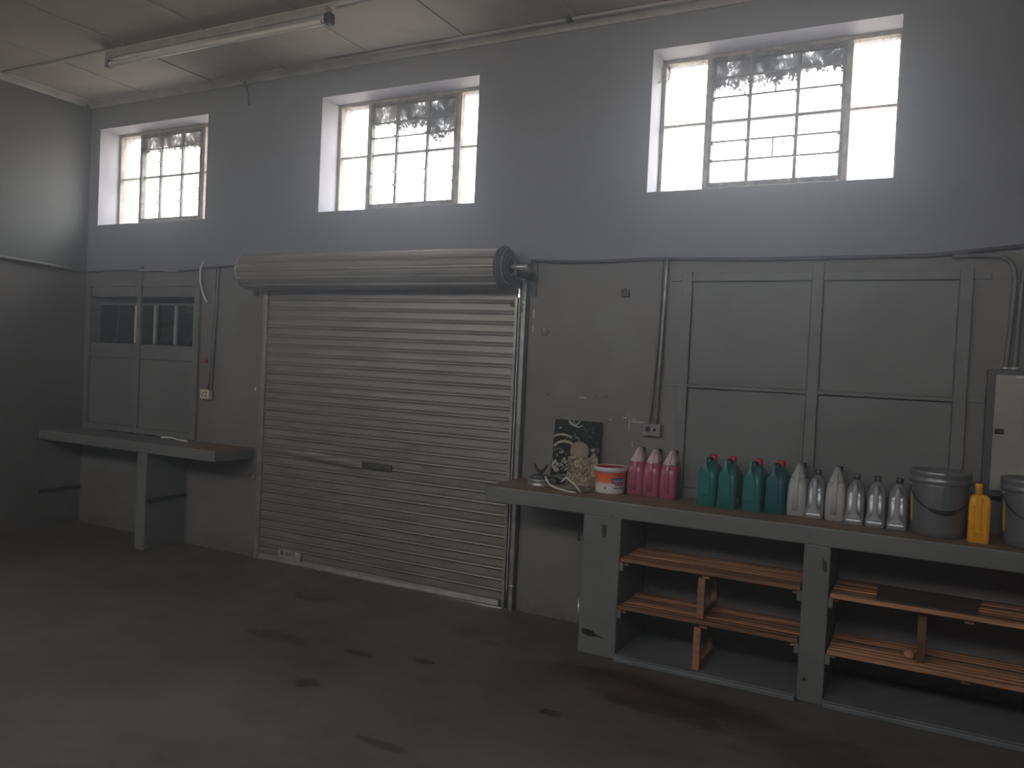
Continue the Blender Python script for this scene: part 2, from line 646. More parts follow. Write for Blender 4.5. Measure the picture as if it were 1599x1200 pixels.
gs = dirty_glass('slightly_soiled_side_glass', .74, .84, None, None, .25, (.5, .45, .42))
d1 = [dirty_glass('grimed_pane_a', .56, .72, None, None, .88, (.30, .23, .18)) for _ in range(1)] * 3 + [gs]
d2 = [dirty_glass('grimed_pane_b', .58, .70, None, None, .9, (.34, .28, .24)),
      dirty_glass('grimed_pane_c', .50, .68, None, None, .95, (.16, .15, .16)),
      dirty_glass('grimed_pane_d', .42, .60, None, None, .985, (.07, .075, .09)), gs]
d3 = [dirty_glass('grimed_pane_e', .50, .70, None, None, .95, (.16, .15, .17)),
      dirty_glass('grimed_pane_f', .53, .70, None, None, .96, (.12, .12, .14)),
      dirty_glass('grimed_pane_g', .58, .74, None, None, .95, (.13, .13, .15)), gs]
w1 = window(1, WIN[0], [.663], [], d1, 'leftmost high steel window, brownish grime along its top panes')
w2 = window(2, WIN[1], [.650, .545], [], d2, 'middle high steel window above the roller shutter, dark grime top right')
w3 = window(3, WIN[2], [.678, .565, .310, .198], [(.663, .565, .678), (.663, .198, .310)], d3,
            'rightmost and largest-looking high steel window with burglar bars')

# plain openings behind the photographer that let the daylight in
for i, (a, b, c, d) in enumerate(bw):
    w = struct(empty('window_%d' % (6 + i), (a, YB - .2, c)), 'unseen high window in the wall behind the photographer', 'window')
    mb = MB().box(0, .03, -.02, .02, 0, d - c).box(b - a - .03, b - a, -.02, .02, 0, d - c)
    mb.box(.03, b - a - .03, -.02, .02, 0, .03).box(.03, b - a - .03, -.02, .02, d - c - .03, d - c)
    mb.box((b - a) / 2 - .012, (b - a) / 2 + .012, -.02, .02, .03, d - c - .03)
    mb.build('frame', 'winframe', w)
for i, (a, b, c, d) in enumerate(lw):
    w = struct(empty('window_%d' % (9 + i), (XL - .2, a, c)), 'high window in the left wall outside the frame', 'window')
    mb = MB().box(-.02, .02, 0, .03, 0, d - c).box(-.02, .02, b - a - .03, b - a, 0, d - c)
    mb.box(-.02, .02, .03, b - a - .03, 0, .03).box(-.02, .02, .03, b - a - .03, d - c - .03, d - c)
    mb.box(-.02, .02, (b - a) / 2 - .012, (b - a) / 2 + .012, .03, d - c - .03)
    mb.build('frame', 'winframe', w)
for x in WIN:
    portal('sky_portal', (x + WW / 2, .36, (WZ0 + WZ1) / 2), (math.radians(-90), 0, 0), WW, WZ1 - WZ0)
for a, b, c, d in bw:
    portal('sky_portal', ((a + b) / 2, YB - .32, (c + d) / 2), (math.radians(90), 0, 0), b - a, d - c)
for a, b, c, d in lw:
    portal('sky_portal', (XL - .32, (a + b) / 2, (c + d) / 2), (math.radians(90), 0, math.radians(-90)), b - a, d - c)

# ceiling: boards between cover strips
ceil = struct(MB().box(XL - .3, XR + .3, YB - .3, .34, ZC + .012, ZC + .15).build('ceiling', 'ceiling'),
              'cream boarded ceiling with cover strips', 'ceiling')
jx = [-5.85 + .768 * k for k in range(0, 12)]
xs = [XL] + jx + [XR]
ys = [0, -.78, -2.64, -4.44]
for a, b in zip(ys, ys[1:]):
    for i in range(len(xs) - 1):
        MB().box(xs[i] + .003, xs[i + 1] - .003, b + .003, a - .003, ZC, ZC + .0115).build('ceiling_board', 'ceiling', ceil, .002, 1)
MB().box(XL, XR, YB, -4.443, ZC, ZC + .0115).build('ceiling_board', 'ceiling', ceil)
for k, x in enumerate(jx):
    MB().box(x - .011, x + .011, -.763, -.06, ZC - .007, ZC).build('cover_strip', 'cornice', ceil, .002, 1)
    MB().box(x - .011, x + .011, -2.64, -.797, ZC - .007, ZC).build('cover_strip', 'cornice', ceil, .002, 1)
MB().box(XL, XR, -.797, -.763, ZC - .014, ZC).build('cover_strip', 'cornice', ceil, .002, 1)
MB().box(XL, XR, -2.66, -2.62, ZC - .012, ZC).build('cover_strip', 'ceiling', ceil, .002, 1)


def cornice(name, mapf, L0, L1):
    prof = [(0, -.045), (.012, -.045), (.02, -.03), (.045, -.014), (.062, -.010), (.07, 0), (0, 0)]
    b = MB()
    b.loft([[mapf(L, p[0], ZC + p[1]) for p in prof] for L in (L0, L1)])
    return b.build(name, 'cornice')


struct(cornice('trim_1', lambda L, d, z: (L, -d, z), XL, XR), 'pale moulded cornice along the window wall', 'trim')
struct(cornice('trim_2', lambda L, d, z: (XL + d, L, z), -.07, YB), 'pale moulded cornice along the left wall', 'trim')

# ================================================================== ROLLER SHUTTER
door = struct(empty('door_1', (0, 0, 0)), 'galvanised steel roller shutter door, closed', 'door')
DX0, DX1 = -4.437, -2.340
PITCH = .0683
NS = 30


def slat_mesh(z0, idx):
    prof = [(-.007, .0), (-.007, .0042), (.0050, .0043), (.0066, .0095), (.0044, .0160), (-.003, .0161), (-.003, .0188), (.0040, .0189), (.0062, .030), (.0050, .050), (.0046, PITCH - .0005), (-.0085, PITCH - .0004), (-.0085, PITCH + .0012)]
    b = MB()
    n = 28
    rings = []
    for i in range(n + 1):
        t = i / n
        x = DX0 + (DX1 - DX0) * t
        front, back = [], []
        for (d, z) in prof:
            zz = z0 + z
            sag = -.014 * t * max(0, (zz - .6) / 1.4)
            # dented, skewed belt left of the latch
            dent = .0
            if x < -3.5:
                k = math.exp(-((zz - (.842 - .062 * (x + 4.43) / .93)) / .016) ** 2) * min(1, (x + 4.437) * 6)
                dent = .020 * k
            wav = .0035 * math.sin(x * 3.1 + zz * 5) * math.sin(zz * 3.3 + 1) + .0008 * math.sin(x * 9 + idx)
            y = -d - .006 - dent + wav
            front.append((x, y, zz + sag))
            back.append((x, y + .003 if d > -.001 else (y + .002 if z < .01 else y + .0012), zz + sag))
        rings.append(front + back[::-1])
    b.loft(rings, True, False)
    return b


for i in range(NS):
    o = slat_mesh(.03 + i * PITCH, i).build('slat', 'galv', door)
# bottom rail, slightly lifted at its right end
b = MB()
b.loft([[(x, y, z) for (y, z) in ((-.028, z0), (-.03, z0 + .010), (-.022, z0 + .022), (-.014, z0 + .034), (.004, z0 + .034), (.004, z0))]
        for x, z0 in ((DX0, .0005), (-4.2, .0015), (-4.0, .003), (-3.6, .0006), (-3.1, .0006), (-2.8, .003), (DX1, .007))])
b.build('bottom_rail', 'rail', door)
MB().box(DX1 - .03, DX1 - .012, -.04, -.026, .012, .055).build('locking_bolt', 'latch', door, .002)
MB().box(DX1 - .05, DX1 - .025, -.026, -.018, 1.915, 1.94).build('stop_bolt', simple('rusty_bolt', (.18, .07, .04), .6), door, .002)
# guide channels
MB().box(-4.478, -4.448, -.030, .03, 0, 2.0).build('guide_rail', 'rail', door, .003)
MB().box(-4.448, -4.436, -.028, .012, 0, 2.02).build('guide_rail', 'rail', door, .002)
MB().box(-2.352, -2.332, -.034, -.004, 0, 1.975).build('guide_rail', 'rail', door, .003)
MB().box(-2.332, -2.300, -.008, .03, 0, 2.07).build('guide_rail', 'darkmetal', door, .002)
MB().box(-2.300, -2.272, -.040, .03, 0, 2.07).build('guide_rail', 'rail', door, .003)
MB().box(-2.272, -2.262, -.012, .0, 0, 2.1).build('guide_rail', 'darkmetal', door, .002)
for z in (1.93, 1.18, .60, .16):
    MB().cylx([(.007, -2.294), (.007, -2.264)], -.044, z, 8).build('fixing_bolt', 'bright', door)
# latch and sticker
MB().box(-3.50, -3.25, -.024, -.010, .775, .825).build('latch_plate', 'latch', door, .004)
MB().box(-3.44, -3.31, -.034, -.024, .787, .812).build('lift_handle', 'latch', door, .006)
t = NT('worn_paper_sticker')
n = t.noise(30, 5, .7)
t.base(t.mix(t.ramp(n, .42, .6), (.30, .27, .23), (.50, .47, .42)))
st = MB().box(-4.240, -4.022, -.0225, -.021, .040, .105).build('sticker', t.m, door)
dk = simple('faded_brown_print', (.12, .10, .085), .7)
for (a, c, e, g) in ((-4.215, -4.185, .062, .096), (-4.160, -4.145, .066, .09), (-4.135, -4.115, .064, .088), (-4.085, -4.078, .075, .1)):
    MB().box(a, c, -.0232, -.0224, e, g).build('print_mark', dk, st)
# roll of curtain under the lintel brackets
RY, RZ = -.165, 2.142
b = MB()
nn = 96
rr = []
for i in range(nn):
    a = 2 * math.pi * i / nn
    ph = (i % 8)
    r = .120 + (.007 if ph in (0, 1) else 0) - (.003 if ph in (2, 7) else 0)
    rr.append((r, a))
b.loft([[(x, RY + r * math.cos(a), RZ + r * math.sin(a)) for r, a in rr] for x in (-4.50, -2.375)], True, False)
b.build('curtain_roll', 'galv', door)
MB().cylx([(.124, -4.515), (.13, -4.51), (.13, -4.50), (.08, -4.498)], RY, RZ, 40).build('end_drum', 'rail', door)
MB().cylx([(.06, -2.376), (.131, -2.374), (.134, -2.360), (.126, -2.350), (.10, -2.338), (.10, -2.330), (.085, -2.325), (.03, -2.318), (.03, -2.31)], RY, RZ, 40).build('end_drum', 'darkmetal', door)
b = MB()
sp = []
for i in range(60):
    a = i * .35
    r = .118 - .0014 * i
    sp.append((-2.336 + .0004 * i, RY + r * math.cos(a), RZ + r * math.sin(a)))
b.tube(sp, .0045, 5).build('spring_coil', 'rail', door)
MB().cylx([(.016, -2.33), (.016, -2.20)], RY, RZ, 16).build('axle', 'bright', door)
MB().cylx([(.016, -4.60), (.016, -4.51)], RY, RZ, 16).build('axle', 'darkmetal', door)
for x in (-2.265, -4.595):
    MB().box(x, x + .012, -.21, 0, 2.075, 2.125).box(x, x + .05, -.012, 0, 1.98, 2.20).build('bracket', 'darkmetal', door, .003)
MB().tube([(-2.28, -.06, 2.08), (-2.30, -.04, 1.97), (-2.29, -.05, 1.88)], .004, 6).build('pull_wire', 'bright', door)
MB().tube([(-2.288, -.046, 2.06), (-2.286, -.046, 1.95)], .003, 6).build('pull_wire', 'bright', door)

# ================================================================== OLD HATCH FRAMES (windows 4 and 5)
h4 = struct(empty('window_4', (0, 0, 0)), 'painted steel hatch left of the shutter with a strip of dark glass', 'window')
def bx(name, p, mat, a, c, y0, y1, e, g, bev=.003):
    return MB().box(a, c, y0, y1, e, g).build(name, mat, p, bev)
bx('stile', h4, 'frame', -6.545, -6.495, -.022, .0, .83, 2.10)
bx('stile', h4, 'frame', -5.892, -5.848, -.024, .0, .83, 2.22)
bx('stile', h4, 'frame', -5.215, -5.160, -.026, .0, .83, 2.10)
for a, c in ((-6.495, -5.892), (-5.848, -5.215)):
    bx('rail', h4, 'frame', a, c, -.022, 0, 2.055, 2.10)
    bx('rail', h4, 'frame', a, c, -.006, 0, 1.97, 2.055)
    bx('rail', h4, 'frame', a, c, -.010, 0, 1.462, 1.575)
    bx('rail', h4, 'frame', a, c, -.026, -.010, 1.455, 1.468)
    bx('panel', h4, 'frame_panel', a + .004, c - .004, -.010, 0, .885, 1.452)
    bx('rail', h4, 'frame', a, c, -.020, 0, .83, .882)
dg = simple('dark_hatch_glass', (.018, .020, .019), .12, var=.3, scale=6)
dg2 = simple('dark_room_behind_hatch', (.05, .052, .05), .8)
bx('unlit_room_backdrop', h4, dg2, -6.56, -5.16, .20, .215, 1.50, 2.02)  # dark sheet standing in for the unlit room behind the panes
bars = [(-6.50, -6.27), (-6.255, -6.055), (-5.99, -5.815), (-5.762, -5.562), (-5.522, -5.33)]
for a, c in bars:
    bx('pane', h4, dg, a, c, .085, .089, 1.585, 1.905, 0)
bx('top_bar', h4, 'frame', -6.50, -5.215, .075, .10, 1.905, 1.925)
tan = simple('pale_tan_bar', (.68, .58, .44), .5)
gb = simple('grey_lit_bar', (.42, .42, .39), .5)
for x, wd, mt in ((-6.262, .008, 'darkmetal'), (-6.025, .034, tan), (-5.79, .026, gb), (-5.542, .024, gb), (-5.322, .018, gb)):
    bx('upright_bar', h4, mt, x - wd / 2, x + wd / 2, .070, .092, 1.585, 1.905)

h5 = struct(empty('window_5', (0, 0, 0)), 'blocked and painted steel-framed hatch above the counter', 'window')
for x, top in ((-1.262, 2.12), (-.566, 2.16), (.118, 2.12)):
    bx('stile', h5, 'frame', x - .028, x + .028, -.026, 0, .843, top)
bx('stile', h5, 'frame', -.572, -.560, -.012, 0, 2.12, 2.19)
for a, c in ((-1.234, -.594), (-.538, .09)):
    bx('rail', h5, 'frame', a, c, -.022, 0, 2.066, 2.11)
    bx('rail', h5, 'frame', a, c, -.024, 0, 1.466, 1.482)
    bx('panel', h5, 'frame_panel', a + .004, c - .004, -.006, 0, 1.486, 2.062)
    bx('panel', h5, 'frame_panel', a + .004, c - .004, -.008, 0, .90, 1.460)
    bx('rail', h5, 'frame', a, c, -.018, 0, .843, .896)
for z in (2.068, 1.468):
    for x0, x1 in ((-1.355, -1.292), (.148, .222)):
        bx('lug', h5, 'frame', x0, x1, -.012, 0, z, z + .028, .002)
for x in (-.572, .075, -.60):
    MB().box(x, x + .014, -.030, -.018, 1.470, 1.484).build('fixing_bolt', 'frame', h5)

# paint chips, holes and marks on the wall (small pieces, children of the wall)
chipm = simple('bare_pale_plaster', (.60, .58, .55), .8)
for (x, z, w, h) in ((-1.90, 1.366, .05, .006), (-1.56, 1.243, .075, .006), (-1.61, 1.262, .02, .008), (-1.575, 1.19, .005, .07), (-1.55, 1.10, .005, .03), (-1.555, 1.258, .025, .005),
                     (-1.70, 1.245, .02, .006), (-1.585, 1.285, .012, .006), (-2.235, 1.84, .01, .06), (-2.237, 1.76, .009, .04),
                     (-1.18, .90, .006, .05), (-4.56, 1.26, .018, .03), (-4.505, 1.07, .012, .11), (-4.545, .60, .012, .014)):
    MB().box(x, x + w, -.0035, 0, z, z + h).build('paint_chip', chipm, wall_front, .0015, 1)
hm = simple('dark_filled_hole', (.045, .043, .04), .8)
for (x, z, w, h) in ((-2.11, 1.37, .010, .014), (-1.73, 1.376, .010, .012), (-1.79, 1.376, .008, .010), (-1.862, .50, .014, .06)):
    MB().box(x, x + w, -.003, 0, z, z + h).build('plug_hole', hm, wall_front, .001, 1)

# ================================================================== CONDUITS AND WALL FITTINGS
def pipe(name, pts, r, mat, label, cat='conduit', group=None, n=8):
    o = MB().tube(pts, r, n).build(name, mat)
    return tag(o, label, cat, group)


def smooth(pts, n=6):
    P = [Vector(p) for p in pts]
    out = []
    for i in range(len(P) - 1):
        a, b, c, d = P[max(i - 1, 0)], P[i], P[i + 1], P[min(i + 2, len(P) - 1)]
        for k in range(n):
            t = k / n
            out.append(.5 * ((2 * b) + (-a + c) * t + (2 * a - 5 * b + 4 * c - d) * t * t + (-a + 3 * b - 3 * c + d) * t ** 3))
    out.append(P[-1])
    return out


cablem = simple('dark_painted_cable', (.085, .085, .09), .5)
pipe('cable', smooth([(-2.255, -.02, 2.20), (-1.9, -.02, 2.188), (-1.4, -.022, 2.196), (-.95, -.02, 2.184), (-.55, -.022, 2.184), (-.1, -.02, 2.186), (.085, -.02, 2.198), (.348, -.02, 2.222), (1.0, -.02, 2.27), (1.9, -.02, 2.30)]),
     .0095, cablem, 'thick dark cable running along the wall from the shutter to the right', 'cable')
pipe('cable', smooth([(-6.58, -.02, 2.182), (-6.3, -.02, 2.19), (-5.9, -.02, 2.186), (-5.45, -.02, 2.176), (-5.2, -.02, 2.186), (-5.0, -.022, 2.205), (-4.62, -.022, 2.207)]),
     .009, cablem, 'dark cable running along the wall left of the shutter roll', 'cable')
pipe('conduit', smooth([(XL + .018, -.03, 2.185), (XL + .018, -.4, 2.20), (XL + .018, -.75, 2.212), (XL + .018, -1.6, 2.22), (XL + .018, -3, 2.22)]),
     .016, 'conduit', 'grey painted conduit along the left side wall')
wire = simple('whitish_painted_wire', (.50, .49, .46), .5)
pipe('wire', smooth([(-5.88, -.034, 2.184), (-5.7, -.034, 2.19), (-5.5, -.034, 2.176), (-5.42, -.034, 2.176)]), .0045, wire, 'short pale bare wire lying along the cable above the hatch', 'wire')
pipe('wire', smooth([(-6.55, -.02, 2.205), (-6.42, -.025, 2.222), (-6.3, -.02, 2.222)]), .0045, wire, 'short pale wire end in the corner above the hatch', 'wire')
pipe('hanging_cable', smooth([(-5.134, -.02, 2.247), (-5.147, -.035, 2.175), (-5.135, -.04, 2.073), (-5.10, -.035, 1.98), (-5.066, -.03, 1.922)]),
     .008, 'white', 'loose white cable end hanging from the wall beside the hatch', 'cable')
# vertical conduit pairs
pipe('conduit', smooth([(-5.005, -.014, 2.205), (-5.010, -.014, 1.8), (-5.040, -.014, 1.24)]), .010, 'conduit', 'left one of two grey conduits dropping to the cream socket')
pipe('conduit', smooth([(-4.970, -.014, 2.205), (-4.985, -.014, 1.8), (-5.010, -.014, 1.24)]), .010, 'conduit', 'right one of two grey conduits dropping to the cream socket')
pipe('conduit', smooth([(-1.418, -.015, 2.19), (-1.422, -.015, 1.75), (-1.447, -.015, 1.235)]), .009, 'conduit', 'left one of two conduits dropping to the grey double socket')
pipe('conduit', smooth([(-1.385, -.018, 2.19), (-1.395, -.018, 1.75), (-1.408, -.018, 1.235)]), .0125, simple('worn_shiny_conduit', (.26, .26, .25), .3, metal=.5, var=.3, scale=20),
     'right, shinier one of two conduits dropping to the grey double socket')
pipe('conduit', smooth([(.05, -.018, 2.180), (.18, -.018, 2.182), (.26, -.018, 2.172), (.305, -.018, 2.13), (.318, -.018, 2.05), (.312, -.018, 1.85), (.300, -.018, 1.632)]), .012, 'conduit',
     'bent grey conduit curving down into the distribution box')
pipe('conduit', smooth([(.42, -.018, 2.185), (.37, -.018, 2.165), (.352, -.018, 2.10), (.345, -.018, 1.95), (.338, -.018, 1.632)]), .012, 'conduit',
     'second bent grey conduit at the right picture edge above the distribution box')

# cream socket
s = thing('wall_socket', 'cream plastic socket on the wall between hatch and shutter', 'socket', (-5.052, 0, 1.206))
MB().box(-.060, .040, -.030, -.014, -.038, .038).build('face_plate', 'cream', s, .006)
MB().box(-.045, .062, -.018, 0, -.046, .034).build('back_box', 'greyplastic', s, .004)
for (x, z) in ((-.02, .012), (-.03, -.010), (.004, -.010), (.010, .016)):
    MB().box(x - .006, x + .006, -.0315, -.029, z - .006, z + .006).build('socket_hole', 'dark', s)
# grey double socket
s = thing('wall_socket', 'grey double wall socket below conduits beside the framed hatch', 'socket', (-1.425, 0, 1.208))
MB().box(-.056, .052, -.034, 0, -.036, .036).build('face_plate', 'greyplastic', s, .006)
b = MB()
b.loft([[(-.022 + .017 * math.cos(2 * math.pi * i / 20), y, .006 + .017 * math.sin(2 * math.pi * i / 20)) for i in range(20)] for y in (-.030, -.037)])
b.build('socket_hole', 'dark', s)
MB().box(.010, .026, -.038, -.033, -.006, .012).build('switch', 'dark', s, .002)
# broken fitting and round plate
s = thing('switch_box', 'small broken rusty box on the wall above the picture', 'box', (-1.634, 0, 2.0))
rust = simple('rusty_tin', (.085, .065, .05), .8, var=.5, scale=60)
MB().box(-.026, .026, -.012, 0, -.024, .020).build('back_plate', rust, s, .002)
MB().box(-.012, .008, -.020, -.012, .004, .026).build('stub', 'dark', s, .002)
MB().box(.010, .024, -.018, -.012, -.02, .004).build('stub', rust, s, .002)
s = thing('wall_plate', 'small round painted cover on the wall right of the shutter', 'cover', (-2.148, 0, 1.765))
b = MB()
b.loft([[(r * math.cos(2 * math.pi * i / 20), y, r * math.sin(2 * math.pi * i / 20)) for i in range(20)] for y, r in ((0, .026), (-.010, .026), (-.014, .018), (-.010, .012))])
b.build('cover', 'frame', s)
MB().box(-.004, .006, -.018, -.010, .008, .016).build('screw', 'bright', s)
# rusty hanging strap from the ceiling
b = MB()
b.tube(smooth([(-4.735, -.045, 3.60), (-4.732, -.03, 3.55), (-4.722, -.02, 3.50), (-4.715, -.016, 3.43)]), .008, 6, flat=(.012, .006))
tag(b.build('bracket', simple('dusty_grey_strap', (.15, .145, .14), .7)), 'small grey strap hanging from the cornice between two windows', 'bracket')
s = MB().tube([(-1.815, -.052, .165), (-1.812, -.052, .01)], .009, 8).build('pipe_stub', 'bright')
tag(s, 'short shiny pipe standing on the floor left of the counter support', 'pipe')
# wire coil in window 3
pts = []
for i in range(40):
    a = i * .42
    pts.append((-1.515 + .032 * math.cos(a) * (1 - i * .006) + i * .0006, .155 - .0008 * i, 3.315 + .05 * math.sin(a)))
pts = [(-1.565 + .03, .10, 3.255), (-1.53, .13, 3.262)] + pts
pipe('wire_coil', pts, .0028, simple('grey_wire', (.22, .21, .20), .5), 'coiled thin wire in the left corner of the right window', 'wire', n=5)
# red smear box left
tag(MB().box(-5.105, -5.065, -.012, 0, 1.455, 1.48).build('tape', simple('dull_red_tape', (.22, .06, .045), .7)), 'scrap of dull red tape on the wall right of the hatch', 'tape')

# distribution box
s = thing('distribution_box', 'grey electrical distribution box with pale door at right edge', 'electrical box', (.226, 0, 1.03))
MB().box(0, .56, -.085, 0, 0, .602).build('case', simple('dark_box_case', (.085, .088, .085), .5), s, .004)
dr = MB().box(.034, .530, -.097, -.085, .03, .578).build('door', simple('pale_grey_green_door', (.34, .33, .29), .45, var=.12, scale=4), s, .004)
MB().box(.040, .078, -.104, -.097, .298, .322).build('lock', 'dark', dr, .003)
MB().box(.115, .20, -.0985, -.097, .565, .574).build('label_strip', 'white', dr)
for x in (.075, .112):
    MB().lathe([(.020, .602), (.020, .615), (.012, .618)], x, -.02, 12).build('gland', 'bright', s)

# ================================================================== CEILING LAMP
s = thing('ceiling_lamp', 'long single-tube fluorescent batten under the ceiling strip, unlit', 'lamp', (-5.30, -.775, ZC - .014))
LL = 2.0
MB().box(0, LL, -.030, .030, -.050, 0).build('batten', simple('dusty_lamp_body', (.33, .32, .31), .5, var=.2, scale=8), s, .006)
for x in (.34, .62, .90, 1.18):
    MB().box(x, x + .05, .034, .060, -.028, -.004).build('mounting_clip', 'greyplastic', s, .003)
for x0, x1 in ((-.012, .020), (LL - .02, LL + .030)):
    MB().box(x0, x1, -.026, .026, -.110, -.04).build('lamp_holder', 'darkmetal' if x1 > 1 else 'greyplastic', s, .010)
tb = simple('glass_tube_white', (.72, .72, .70), .15, var=.03)
MB().cylx([(.010, .018), (.019, .03), (.019, LL - .03), (.010, LL - .018)], 0, -.082, 20).build('fluorescent_tube', tb, s)
for x in (.02, LL - .045):
    MB().cylx([(.0195, x), (.0195, x + .025)], 0, -.082, 20).build('tube_cap', 'bright', s)
tag(MB().tube([(-3.26, -.745, ZC - .012), (-2.2, -.745, ZC - .012)], .010, 8).build('conduit', 'cornice'), 'pale conduit running on from the lamp along the ceiling', 'conduit')
tag(MB().tube([(-3.9, -.092, ZC - .012), (XR, -.092, ZC - .012)], .010, 8).build('conduit', 'cornice'), 'pale conduit along the cornice above the right window', 'conduit')
tag(MB().box(-2.06, -2.02, -.112, -.075, ZC - .026, ZC).build('clip', 'darkmetal', None, .004), 'dark saddle clip on the conduit along the cornice', 'clip')

# ================================================================== LEFT WORKBENCH
s = thing('workbench', 'grey concrete workbench slab in the left corner', 'workbench')
MB().loft([rrect(z, (-6.59 - 4.535) / 2, -.1915, 2.055 + e, .383 + e, .008) for z, e in ((.750, -.006), (.756, 0), (.820, 0), (.828, -.008))]).build('slab', 'bench', s)
MB().box(-5.372, -5.265, -.375, 0, 0, .752).build('support_wall', 'concrete', s, .006)
MB().box(-5.265, -5.248, -.37, 0, .375, .400).build('batten', 'darkmetal', s, .003)
MB().box(-6.588, -6.572, -.37, -.002, .298, .322).build('batten', 'darkmetal', s, .003)
b = MB().tube(smooth([(-5.453, -.10, .836), (-5.41, -.075, .84), (-5.34, -.075, .84), (-5.26, -.10, .836), (-5.17, -.12, .836), (-5.118, -.125, .836)]), .008, 8)
tag(b.build('cable_offcut', 'white'), 'short white cable offcut lying on the left workbench', 'cable')
b = MB()
rnd = random.Random(3)
for i in range(16):
    x = -6.2 + 1.0 * i / 15 + rnd.uniform(-.02, .02)
    b.box(x, x + rnd.uniform(.02, .06), -.045 + rnd.uniform(-.02, .01), -.02, .828, .828 + rnd.uniform(.004, .012))
o = b.build('debris', simple('dark_crumbs', (.05, .038, .03), .9))
tag(o, 'dark crumbs lying along the wall on the left workbench', 'debris', kind='stuff')

# ================================================================== RIGHT COUNTER
s = thing('counter', 'long grey concrete counter with open shelf bays', 'counter')
def ring_slab(x0, x1, y0, y1, z0, z1, e):
    return [rrect(z, (x0 + x1) / 2, (y0 + y1) / 2, x1 - x0 - k, y1 - y0 - k, .008) for z, k in ((z0, e), (z0 + .006, 0), (z1 - .008, 0), (z1, e))]
b = MB()
b.loft(ring_slab(-2.265, 2.0, -.457, 0, .755, .843, .008))
b.loft([[(x, y, z) for z in (.757, .841) for x, y in ((-2.115, -.456), (-2.26, -.456), (-2.26, -.10))][:3], ] * 2) if False else None
b.build('slab', 'counter', s)
MB().box(-1.648, -1.432, -.456, 0, 0, .757).build('support_wall', 'concrete', s, .006)
MB().box(-.508, -.388, -.456, 0, 0, .757).build('support_wall', 'concrete', s, .006)
MB().box(.78, .90, -.456, 0, 0, .757).build('support_wall', 'concrete', s, .006)
MB().box(1.90, 2.0, -.456, 0, 0, .757).build('support_wall', 'concrete', s, .006)
for a, c in ((-1.432, -.508), (-.388, .78), (.90, 1.90)):
    MB().box(a, c, -.468, 0, 0, .03).build('plinth', 'plinth', s, .004)
    MB().box(a + .002, c - .002, -.492, -.466, 0, .028).build('kerb_edge', 'kerb', s, .007)
for x, sg in ((-1.432, 1), (-.508, -1), (-.388, 1), (.78, -1)):
    for z in (.530, .275) if x < -.45 else (.520, .250):
        a, c = (x, x + .022) if sg > 0 else (x - .022, x)
        MB().box(a, c, -.454, -.02, z - .052, z - .004).build('bearer', 'concrete', s, .003)
mk = simple('dark_tar_mark', (.018, .018, .018), .8)
def blob(name, x, z, pts, y=-.4572, mat=mk, par=None):
    b = MB()
    vs = [b.b.verts.new((x + px, y, z + pz)) for px, pz in pts]
    vs2 = [b.b.verts.new((x + px, y - .0012, z + pz)) for px, pz in pts]
    b.b.faces.new(vs[::-1]); b.b.faces.new(vs2)
    for i in range(len(pts)):
        j = (i + 1) % len(pts)
        b.b.faces.new((vs[i], vs[j], vs2[j], vs2[i]))
    return b.build(name, mat, par)
blob('paint_mark', -1.60, .115, [(-.03, .015), (-.005, .022), (.02, .018), (.04, .014), (.055, .0), (.10, -.012), (.05, -.012), (.02, -.02), (.0, -.014), (-.02, -.008)], par=s)
blob('paint_mark', -1.525, .685, [(-.014, .028), (.012, .026), (.014, -.02), (.004, -.045), (-.010, -.04), (-.015, -.01)], mat=simple('chipped_dark_patch', (.05, .047, .04), .8), par=s)
blob('paint_mark', -.412, .665, [(-.010, .035), (.008, .02), (.012, -.02), (.002, -.032), (-.010, -.01)], mat=simple('chipped_dark_patch_small', (.06, .055, .048), .8), par=s)
blob('paint_mark', -.475, .11, [(-.008, .006), (.006, .008), (.008, -.006), (-.006, -.008)], par=s)


# slatted shelves
def shelf(x0, x1, z, label, group, posts, seed, slats=8, postlen=.225, postx=0, posty=-.44):
    rnd = random.Random(seed)
    t = thing('slatted_shelf', label, 'shelf', (x0, 0, z), 0, group)
    L = x1 - x0
    y = -.462
    wd = .354 / slats
    for i in range(slats):
        w = wd * rnd.uniform(.68, .84)
        dz = rnd.uniform(-.0015, .0025)
        MB().box(rnd.uniform(.0, .006), L - rnd.uniform(0, .006), y, y + w, -.002 + dz, .020 + dz).build('slat', 'wood', t, .003, 1)
        y += wd
    for x in (.002, L / 2 - .02, L - .040):
        MB().box(x, x + .038, -.440, -.115, -.022, -.003).build('cross_bearer', 'post', t, .002, 1)
    if posts:
        px = postx - x0
        MB().box(px - .018, px + .018, posty, posty + .035, -.022 - postlen, -.023).build('post', 'post', t, .002, 1)
        MB().box(px - .016, px + .016, -.15, -.12, -.022 - postlen, -.023).build('post', 'post', t, .002, 1)
        MB().box(px - .010, px + .010, posty + .036, -.151, -.022 - postlen, -.022 - postlen + .03).build('foot_rail', 'post', t, .002, 1)
    return t


